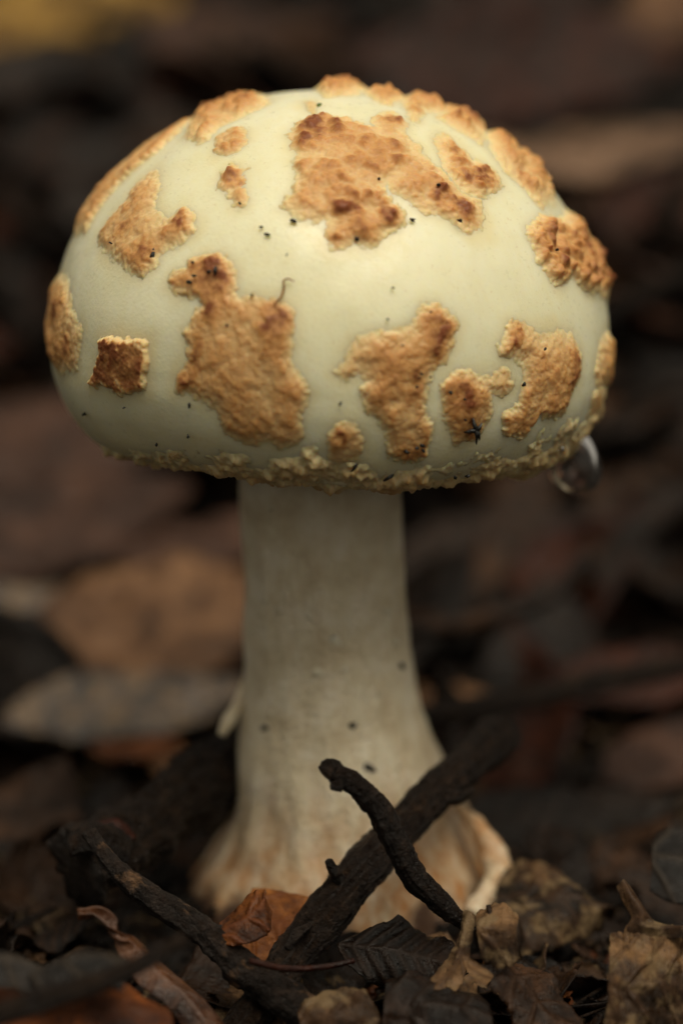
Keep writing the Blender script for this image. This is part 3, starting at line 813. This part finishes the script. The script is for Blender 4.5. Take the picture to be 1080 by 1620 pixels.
bank_leaf(85, 50, 5.0, 3.0, 'ochre', 'ochre yellow leaf high on the bank behind the mushroom', 1.0, 0.3, 201, 0.4, wrinkle=0.25, curl=0.15)
bank_leaf(430, 45, 6.0, 2.2, 'pink', 'dull grey brown leaf high on the bank above the mushroom crown', 0.5, 0.1, 202, 0.3, wrinkle=0.25)
bank_leaf(800, 95, 6.5, 2.8, 'red', 'dark red brown leaf on the bank above the tan leaf', 1.2, -0.1, 203, 0.5, wrinkle=0.25, curl=0.1)
bank_leaf(935, 232, 5.6, 2.3, 'pale', 'broad tan leaf lying on the bank above the maroon leaf', 0.25, 0.12, 204, 1.0, fwd=0.6, wrinkle=0.2, curl=-0.1)
bank_leaf(1030, 318, 3.6, 1.5, 'red', 'maroon leaf on the bank under the broad tan leaf', 1.6, -0.3, 205, 0.7, fwd=1.0, wrinkle=0.2)
bank_leaf(1050, 20, 3.0, 1.6, 'tan', 'small pale tan leaf high on the bank behind the red brown leaf', 0.7, 1.0, 206, 0.4, wrinkle=0.2)
bank_leaf(60, 705, 5.2, 2.4, 'pink', 'pinkish brown leaf low on the bank beside the cap', 0.7, 0.2, 207, 0.7, fwd=0.6, wrinkle=0.2, curl=-0.12)
bank_leaf(70, 815, 4.8, 2.2, 'pink', 'pinkish brown leaf with orange stains below another on the bank', 0.8, 0.15, 208, 0.8, fwd=0.6, wrinkle=0.25, curl=-0.1)
bank_leaf(320, 860, 2.8, 1.2, 'pink', 'small dull pink leaf on the bank tucked behind the stem', 0.6, 0.4, 209, 0.5, wrinkle=0.15)
bank_leaf(10, 940, 2.4, 1.6, 'grey', 'small mauve grey leaf at the foot of the bank', 0.7, 0.9, 210, 0.5, wrinkle=0.15)
bank_leaf(250, 975, 4.6, 2.6, 'tan', 'large tan leaf propped behind the stem above the grey leaf', 0.75, 0.35, 211, 0.75, fwd=0.8, wrinkle=0.22, curl=-0.1)
bank_leaf(215, 1105, 4.0, 1.6, 'grey', 'wet shiny grey leaf lying below the large tan leaf', 0.35, 0.15, 212, 0.65, fwd=0.5, wrinkle=0.16, curl=-0.2)
bank_leaf(215, 1180, 1.3, 0.6, 'orange', 'small bright orange leaf scrap above the gnarled branch', 0.5, -0.1, 213, 0.55, fwd=0.3, wrinkle=0.08, stalk=False)
bank_leaf(330, 1205, 1.6, 0.8, 'tan', 'small tan leaf scrap wedged between gnarled branch and stem', 0.4, 0.2, 214, 0.5, wrinkle=0.08, stalk=False)
bank_leaf(20, 1340, 3.0, 1.6, 'brown', 'reddish brown leaf behind the broken end of the gnarled branch', 0.9, 1.2, 215, 0.4, wrinkle=0.15)
bank_leaf(700, 900, 3.2, 1.5, 'brown', 'brown leaf curled behind the stem under the bent twig', 0.9, 1.0, 216, 0.5, wrinkle=0.25, curl=0.5)
bank_leaf(820, 820, 3.0, 1.0, 'brown', 'narrow brown leaf on the bank below the water drop', 1.0, 1.2, 217, 0.6, wrinkle=0.2)
bank_leaf(690, 1105, 1.6, 0.8, 'tan', 'tan leaf scrap peeping out behind the stem on the knotty twig', 0.5, 0.0, 218, 0.6, wrinkle=0.08, stalk=False)
bank_leaf(1010, 1060, 3.0, 1.2, 'red', 'reddish leaf lying over the far end of the knotty twig', 0.6, 0.1, 219, 0.7, fwd=0.4, wrinkle=0.15)
bank_leaf(980, 1260, 1.8, 0.8, 'tan', 'small tan curled leaf on the dark litter beside the grey leaf', 0.6, 0.8, 220, 0.4, wrinkle=0.12, curl=0.4)
bank_leaf(1050, 1190, 2.2, 1.2, 'pink', 'pale crumpled leaf on the litter below the reddish leaf', 0.7, 0.7, 221, 0.5, wrinkle=0.25)
bank_leaf(880, 1290, 3.4, 1.5, 'dark', 'wet dark leaf lying between the bulb and the grey leaf', 0.4, 0.1, 222, 0.4, wrinkle=0.15)


# leaves drawn from their two long edges (pixel x, pixel y, depth y)
def strip(name, A, B, mat, label, n=70, m=26, bulge=0.15, wrinkle=0.05, rag=0.0, seed=0, solid=0.025, cat='leaf', torn=0.0, rib=True, dents=0.0):
    a, b = spline([P(*q) for q in A], n), spline([P(*q) for q in B], n)
    if rag:
        wv = (b - a); k = np.arange(n)[:, None] * 0.13
        a = a - wv * rag * (fbm(np.hstack([k, 0 * k, 0 * k]), 1.0, seed, 3)[:, None]); b = b + wv * rag * (fbm(np.hstack([k, 0 * k + 5, 0 * k]), 1.0, seed + 1, 3)[:, None])
    t = np.linspace(0, 1, m)[None, :, None]
    v = a[:, None] * (1 - t) + b[:, None] * t
    du = np.gradient(v, axis=0); dv = np.gradient(v, axis=1); nn = np.cross(du, dv); nn /= np.linalg.norm(nn, axis=2)[..., None] + 1e-9
    if (nn[..., 1].mean() > 0): nn = -nn
    sv_ = np.abs(t[..., 0] - 0.5) * 2
    wd = np.linalg.norm(b - a, axis=1)[:, None]
    y = (t[..., 0] - 0.5) * wd
    L = np.cumsum(np.linalg.norm(np.gradient((a + b) / 2, axis=0), axis=1))[:, None]
    sp = 0.42; ph = ((L - 0.7 * np.abs(y) + 0.35 * fbm(v, 0.9, seed + 3, 3)) / sp) % 1.0; ph = np.minimum(ph, 1 - ph) * sp
    vein = np.maximum(np.exp(-(ph / 0.04) ** 2), np.exp(-(y / 0.05) ** 2)) if rib else np.exp(-(ph / 0.03) ** 2) * 0.4
    off = bulge * np.sin(math.pi * t[..., 0]) + wrinkle * fbm(v, 1.2, seed + 2, 4) * 1.6 + 0.014 * vein + dents * fbm(v, 5, seed + 5, 3)
    v = v + nn * off[..., None]
    f = grid_faces(n, m)
    if torn:
        su_ = np.abs(np.linspace(-1, 1, n))[:, None]
        tn = 1.1 * fbm(v, 2.6, seed + 8, 4) + 0.5 * sv_ ** 8 + 0.55 * su_ ** 8
        f = f[tn.ravel()[f].mean(1) < 1 - torn]
    o = obj(cat.replace(' ', '_'), v.reshape(-1, 3), f, M[mat], attrs={'vein': np.broadcast_to(vein, (n, m)).ravel()}, solid=solid)
    return tag(o, label, cat)


strip('leaf', [(122, 1436, -4.6), (160, 1434, -4.6), (186, 1455, -4.6), (182, 1490, -4.65), (196, 1525, -4.75), (222, 1560, -4.9), (262, 1590, -5.0), (300, 1640, -5.1)],
      [(124, 1443, -4.7), (150, 1446, -4.7), (180, 1470, -4.75), (214, 1484, -4.5), (246, 1515, -4.5), (280, 1545, -4.6), (325, 1585, -4.8), (370, 1640, -5.0)], 'russet', 'narrow brown leaf curling up to an orange tip', bulge=0.10, wrinkle=0.02, seed=301, n=90, solid=0.02)
strip('leaf', [(-40, 1578, -5.5), (40, 1552, -5.4), (110, 1542, -5.4), (190, 1560, -5.4), (230, 1590, -5.4)], [(-40, 1700, -6.4), (60, 1700, -6.4), (150, 1700, -6.4), (240, 1690, -6.3), (290, 1680, -6.2)], 'rust', 'orange red leaf lying under the smooth dark twig', bulge=0.2, wrinkle=0.12, rag=0.05, seed=302)
strip('leaf', [(60, 1545, -5.8), (110, 1512, -5.7), (160, 1505, -5.6), (195, 1520, -5.6)], [(60, 1580, -6.4), (110, 1560, -6.4), (160, 1560, -6.4), (195, 1570, -6.4)], 'slate', 'pale grey leaf curled behind the orange red leaf', bulge=0.15, wrinkle=0.06, seed=303)
strip('leaf', [(-30, 1495, -5.6), (20, 1510, -5.6), (60, 1540, -5.6)], [(-30, 1560, -6.2), (10, 1565, -6.2), (50, 1572, -6.2)], 'slate', 'slate grey leaf edge at the foot of the gnarled branch', bulge=0.15, wrinkle=0.06, seed=304)
strip('leaf', [(335, 1478, -3.9), (365, 1450, -3.85), (395, 1415, -3.8), (420, 1405, -3.75)], [(360, 1500, -4.3), (400, 1492, -4.3), (425, 1478, -4.2), (428, 1440, -4.0)], 'orange', 'crumpled orange brown leaf scrap clinging to the peeling twig', bulge=0.12, wrinkle=0.10, rag=0.12, seed=305, torn=0.1, cat='leaf scrap')
strip('leaf', [(398, 1400, -2.6), (450, 1410, -2.7), (500, 1430, -2.75), (520, 1480, -2.75)], [(380, 1510, -3.4), (410, 1530, -3.5), (440, 1540, -3.5), (470, 1545, -3.5)], 'orange', 'rotting orange brown leaf at the foot of the bulb', bulge=0.15, wrinkle=0.10, seed=306)
leaf('leaf', P(640, 1508, -3.9), (0.1, -0.9, 0.8), (1, 0, -0.25), 1.6, 0.95, 'dark', 307, 'dark veined leaf behind the lower end of the thin twig', hi=True, wrinkle=0.2, curl=-1.0, bend=-0.5, torn=0.42, teeth=0.1, stalk=False, solid=0.018)
strip('leaf', [(800, 1385, -1.2), (835, 1372, -1.3), (880, 1385, -1.5), (950, 1468, -1.9)], [(775, 1500, -2.6), (820, 1510, -2.6), (880, 1505, -2.5), (955, 1474, -2.1)], 'crumb', 'tan crumbling leaf with a pointed end beside the bulb lobe', bulge=0.22, wrinkle=0.18, rag=0.14, torn=0.3, seed=308)
strip('leaf', [(985, 1392, -3.9), (1000, 1410, -4.0), (1020, 1440, -4.2), (1040, 1460, -4.3), (1110, 1475, -4.3)], [(975, 1402, -4.0), (985, 1425, -4.1), (1000, 1450, -4.3), (1000, 1478, -4.4), (1110, 1490, -4.5)], 'crumb', 'rolled tan bark strip resting on the ragged leaf', bulge=0.08, wrinkle=0.05, seed=309, cat='bark strip')
strip('leaf', [(965, 1475, -4.35), (1010, 1462, -4.3), (1060, 1470, -4.2), (1120, 1480, -4.1)], [(945, 1650, -5.2), (1000, 1660, -5.1), (1060, 1660, -5.0), (1120, 1660, -4.9)], 'crumb', 'upright ragged tan leaf with a crumbling edge', bulge=0.2, wrinkle=0.15, rag=0.14, torn=0.34, seed=310, n=130, m=90, dents=0.03)
strip('leaf', [(735, 1440, -3.9), (725, 1480, -4.1), (700, 1530, -4.4), (640, 1590, -4.8)], [(752, 1450, -4.0), (742, 1500, -4.3), (720, 1570, -4.7), (642, 1606, -5.0)], 'crumb', 'fibrous brown leaf shred hanging from the thin twig foot', bulge=0.06, wrinkle=0.05, rag=0.25, seed=311, cat='leaf shred')
strip('leaf', [(752, 1440, -4.0), (790, 1430, -4.0), (815, 1450, -4.1)], [(765, 1525, -4.5), (795, 1532, -4.6), (822, 1520, -4.6)], 'crumb', 'small crinkled tan leaf scrap with a thin stalk', bulge=0.15, wrinkle=0.14, rag=0.1, seed=312, cat='leaf scrap', torn=0.1)
twig('stalk', [(772, 1432, -4.15), (776, 1455, -4.25), (780, 1495, -4.5)], [4, 4, 5], 'tan', 'thin pale stalk standing in front of the crinkled scrap', 20, 8, 0.1, 3, 0, 82)
strip('leaf', [(1035, 1320, -1.6), (1060, 1310, -1.6), (1120, 1315, -1.6)], [(1025, 1410, -2.4), (1060, 1430, -2.5), (1120, 1435, -2.5)], 'slate', 'slate grey leaf behind the upright ragged leaf', bulge=0.12, wrinkle=0.06, seed=313)
strip('leaf', [(820, 1520, -4.1), (870, 1540, -4.2), (900, 1580, -4.4), (930, 1640, -4.8)], [(770, 1560, -4.6), (800, 1600, -4.8), (830, 1630, -5.0), (860, 1680, -5.2)], 'brown', 'brown leaf lying between the shred and the upright ragged leaf', bulge=0.12, wrinkle=0.18, rag=0.14, torn=0.3, seed=314)
strip('leaf', [(470, 1590, -4.75), (520, 1570, -4.7), (570, 1575, -4.7), (600, 1610, -4.9)], [(480, 1660, -5.3), (520, 1665, -5.3), (570, 1665, -5.3), (605, 1660, -5.2)], 'crumb', 'pale mottled bark scrap at the end of the peeling twig', bulge=0.1, wrinkle=0.18, rag=0.14, torn=0.3, seed=315, cat='bark scrap')
strip('leaf', [(610, 1560, -4.6), (660, 1545, -4.5), (720, 1560, -4.5), (770, 1590, -4.7)], [(600, 1670, -5.3), (660, 1675, -5.3), (720, 1670, -5.3), (780, 1670, -5.3)], 'dark', 'dark rotting leaf under the fibrous shred', bulge=0.15, wrinkle=0.18, rag=0.14, torn=0.3, seed=316)

# torn, curled leaf pieces heaped around the base (each its own object)
torn_kinds = [('dark', 'blackish', 0.30), ('brown', 'dark brown', 0.30), ('crumb', 'mottled tan', 0.22), ('rust', 'rust coloured', 0.10), ('orange', 'orange brown', 0.08)]
for k in range(130):
    for _ in range(50):
        px, py = random.uniform(-20, 1100), random.uniform(1330, 1640)
        c = hit(px, py)
        if math.hypot(c[0] - 0.1, c[1]) > (2.5 if c[1] > -1.2 or k % 3 else 2.05) and -6.5 < c[1] < 2.0: break
    L = random.uniform(0.7, 1.9)
    if 90 < px < 345 and py > 1400 and random.random() < 0.85: continue
    mk, word, _p = random.choices(torn_kinds, [q[2] for q in torn_kinds] if c[1] < -2.5 else [0.5, 0.5, 0, 0, 0])[0]
    V, f, vein = leaf_mesh(L, L * random.uniform(0.5, 0.85), 700 + k, 34, 20, bend=random.uniform(-1.0, 1.0) / L, curl=random.uniform(-2.2, 2.2) / L, wrinkle=0.10 + 0.06 * L, torn=random.uniform(0.25, 0.5), teeth=0.12)
    a = random.uniform(0, 6.28)
    Rm = np.array(orient((random.gauss(0, 0.6), random.gauss(-0.3, 0.6), 1), (math.cos(a), math.sin(a), random.uniform(-0.3, 0.5))))
    c = c + np.array([0, 0, 0.05 + 0.28 * L * random.random()])
    where = 'in front of the mushroom bulb' if c[1] < -2.3 else ('on the litter below the gnarled branch' if c[0] < 0 else 'on the litter beside the bulb lobe')
    tag(obj('leaf_piece', V @ Rm.T + c, f, M[mk], attrs={'vein': vein}, solid=0.018), word + ' torn curled leaf piece lying ' + where, 'leaf piece', 'torn leaf pieces around the mushroom base')

# fallen leaves scattered over the bank (each one an object; they share a few meshes)
protos = []
for k in range(16):
    L = 3.0 + 2.2 * random.random()
    V, f, vein = leaf_mesh(L, L * (0.42 + 0.16 * random.random()), 400 + k, 26, 12, bend=random.uniform(-0.25, 0.25), curl=random.uniform(-0.5, 0.5), wrinkle=0.22, torn=0.12)
    protos.append((V, f, vein))
kinds = [('brown', 'dull brown', 0.22), ('dark', 'blackish brown', 0.60), ('red', 'dark reddish', 0.10), ('pink', 'greyish brown', 0.06), ('tan', 'pale tan', 0.02)]
pm = {}
for k, (V, f, vein) in enumerate(protos):
    for (mk, word, pr_) in kinds:
        pm[k, mk] = mesh('fallen_leaf', V, f, M[mk], attrs={'vein': vein})
cnt = 0
while cnt < 190:
    px, py = random.uniform(-60, 1140), random.uniform(-40, 1330)
    if 300 < px < 720 and 200 < py < 1330 and random.random() < 0.7: continue
    if any(abs(px - x) < wx and abs(py - y) < 85 for x, y, wx in NAMED): continue
    c = hit(px, py)
    if c[1] < 3.2: continue
    mk, word, _p = random.choices(kinds, [q[2] for q in kinds])[0]
    k = random.randrange(16)
    o = bpy.data.objects.new('fallen_leaf', pm[k, mk]); COL.objects.link(o)
    n = (random.gauss(0, 0.5), -0.5 + random.gauss(0, 0.6), 1.0); a = random.uniform(0, 6.28)
    o.matrix_world = Matrix.Translation(Vector((c + np.array([0, 0, 0.15 + 0.5 * random.random()])) * CM)) @ orient(n, (math.cos(a), math.sin(a), 0.1)).to_4x4()
    m_ = o.modifiers.new('thickness', 'SOLIDIFY'); m_.thickness = 0.0003; m_.offset = 0
    side = 'drop side' if px > 540 else 'square wart side'
    zone = 'high on the bank above the cap' if py < 150 else ('on the bank level with the cap' if py < 560 else ('on the lower bank behind the stem' if py < 960 else 'at the foot of the bank'))
    tag(o, word + ' fallen leaf ' + zone + ', ' + side, 'leaf', 'fallen leaves on the bank')
    cnt += 1

# litter all around: small broken pieces nobody could count
V, F, A_ = [], [], []


def scatter(n, xr, yr, size, lift=0.15, clear=False):
    global V, F, A_
    x = rng.uniform(*xr, n); y = rng.uniform(*yr, n); z = terr(x, y)
    for k in range(n):
        s = size * (0.4 + 1.0 * rng.random() ** 2)
        if abs(x[k] - 0.1) < 2.4 and abs(y[k]) < 2.4: continue
        if clear and abs(x[k]) < 11 and -36 < y[k] < 24: continue
        nl, nw = 5, 4
        u = np.linspace(-1, 1, nl)[:, None]; w_ = np.linspace(-1, 1, nw)[None]
        q = np.stack([u * s + 0 * w_, w_ * s * 0.5 * (1.1 - 0.8 * u * u), s * (rng.uniform(-.4, .4) * u * u + rng.uniform(-.5, .5) * w_ * w_)], -1).reshape(-1, 3)
        q += rng.normal(0, 0.07 * s, q.shape)
        a = rng.uniform(0, 6.28); R3 = np.array(orient((rng.normal(0, .5), rng.normal(-.1, .5), 1), (math.cos(a), math.sin(a), 0.1)))
        b = len(V) * 20; V.append(q @ R3.T + [x[k], y[k], z[k] + lift * rng.random()]); F.append(grid_faces(nl, nw) + b)


scatter(2600, (-14, 14), (-7, 24), 0.45)
scatter(1600, (-60, 60), (-60, 90), 2.2, 0.6, True)
scatter(900, (-11, 11), (-30, -6), 0.6, 0.1)
Vx = np.vstack(V); Fx = np.vstack(F)
tag(obj('leaf_litter', Vx, Fx, M['dark'], org=(0, 0, 0), attrs={'vein': np.zeros(len(Vx))}, solid=0.02), 'broken brown leaf litter covering the forest floor', 'leaf litter', kind='stuff')
V, F = [], []
scatter(1500, (-7, 7), (-7, 6), 0.26, 0.25)
Vx = np.vstack(V); Fx = np.vstack(F)
tag(obj('leaf_fragments', Vx, Fx, M['crumb'], org=(0, 0, 0), attrs={'vein': np.zeros(len(Vx))}, solid=0.02), 'small tan leaf fragments strewn around the mushroom base', 'leaf fragments', kind='stuff')
V, F = [], []
b0 = 0
for k in range(260):                                              # fine rootlets and needles among the crumbs
    x, y = rng.uniform(-6, 6), rng.uniform(-6.5, 4)
    if math.hypot(x, y) < 2.2: continue
    a, l = rng.uniform(0, 6.28), rng.uniform(0.3, 1.1); z = float(terr(x, y)) + 0.08
    dv_ = np.array([math.cos(a), math.sin(a), 0]) * l; c = np.array([x, y, z])
    tv, tf = tube([c - dv_, c + [0, 0, rng.uniform(0.0, 0.35)] + rng.normal(0, 0.08, 3), c + dv_ + [0, 0, rng.uniform(0, 0.5)]], [0.012, 0.025, 0.012], 9, 5)
    V.append(tv); F += [[i + b0 for i in q] for q in tf]; b0 += len(tv)
tag(obj('rootlets', np.vstack(V), F, M['bark2'], org=(0, 0, 0)), 'fine dark rootlets and leaf stalks strewn over the soil', 'rootlets', kind='stuff')
it = []
for k in range(2600):
    x, y = rng.uniform(-7, 7), rng.uniform(-7, 6)
    r = 0.04 + 0.16 * rng.random() ** 3
    near = math.hypot(x, y)
    if near < 1.6: continue
    it.append((np.array([x, y, terr(x, y) + 0.3 * r]), np.array([rng.normal(0, .3), rng.normal(0, .3), 1]), r, r * 0.8, k))
for k in range(420):                                              # soil banked up against the bulb
    a = rng.uniform(0, 6.28); r = rng.uniform(1.9, 2.6); sz = 0.05 + 0.14 * rng.random() ** 2
    it.append((np.array([0.1 + r * math.cos(a), r * math.sin(a), rng.uniform(-0.2, 0.35 - 0.25 * (r - 1.9))]), np.array([rng.normal(0, .3), rng.normal(0, .3), 1]), sz, sz * 0.9, k))
sv2, sf2 = blobs(it)
tag(obj('soil_crumbs', sv2, sf2, M['soil'], org=(0, 0, 0)), 'loose dark soil crumbs around the mushroom base', 'soil', kind='stuff')
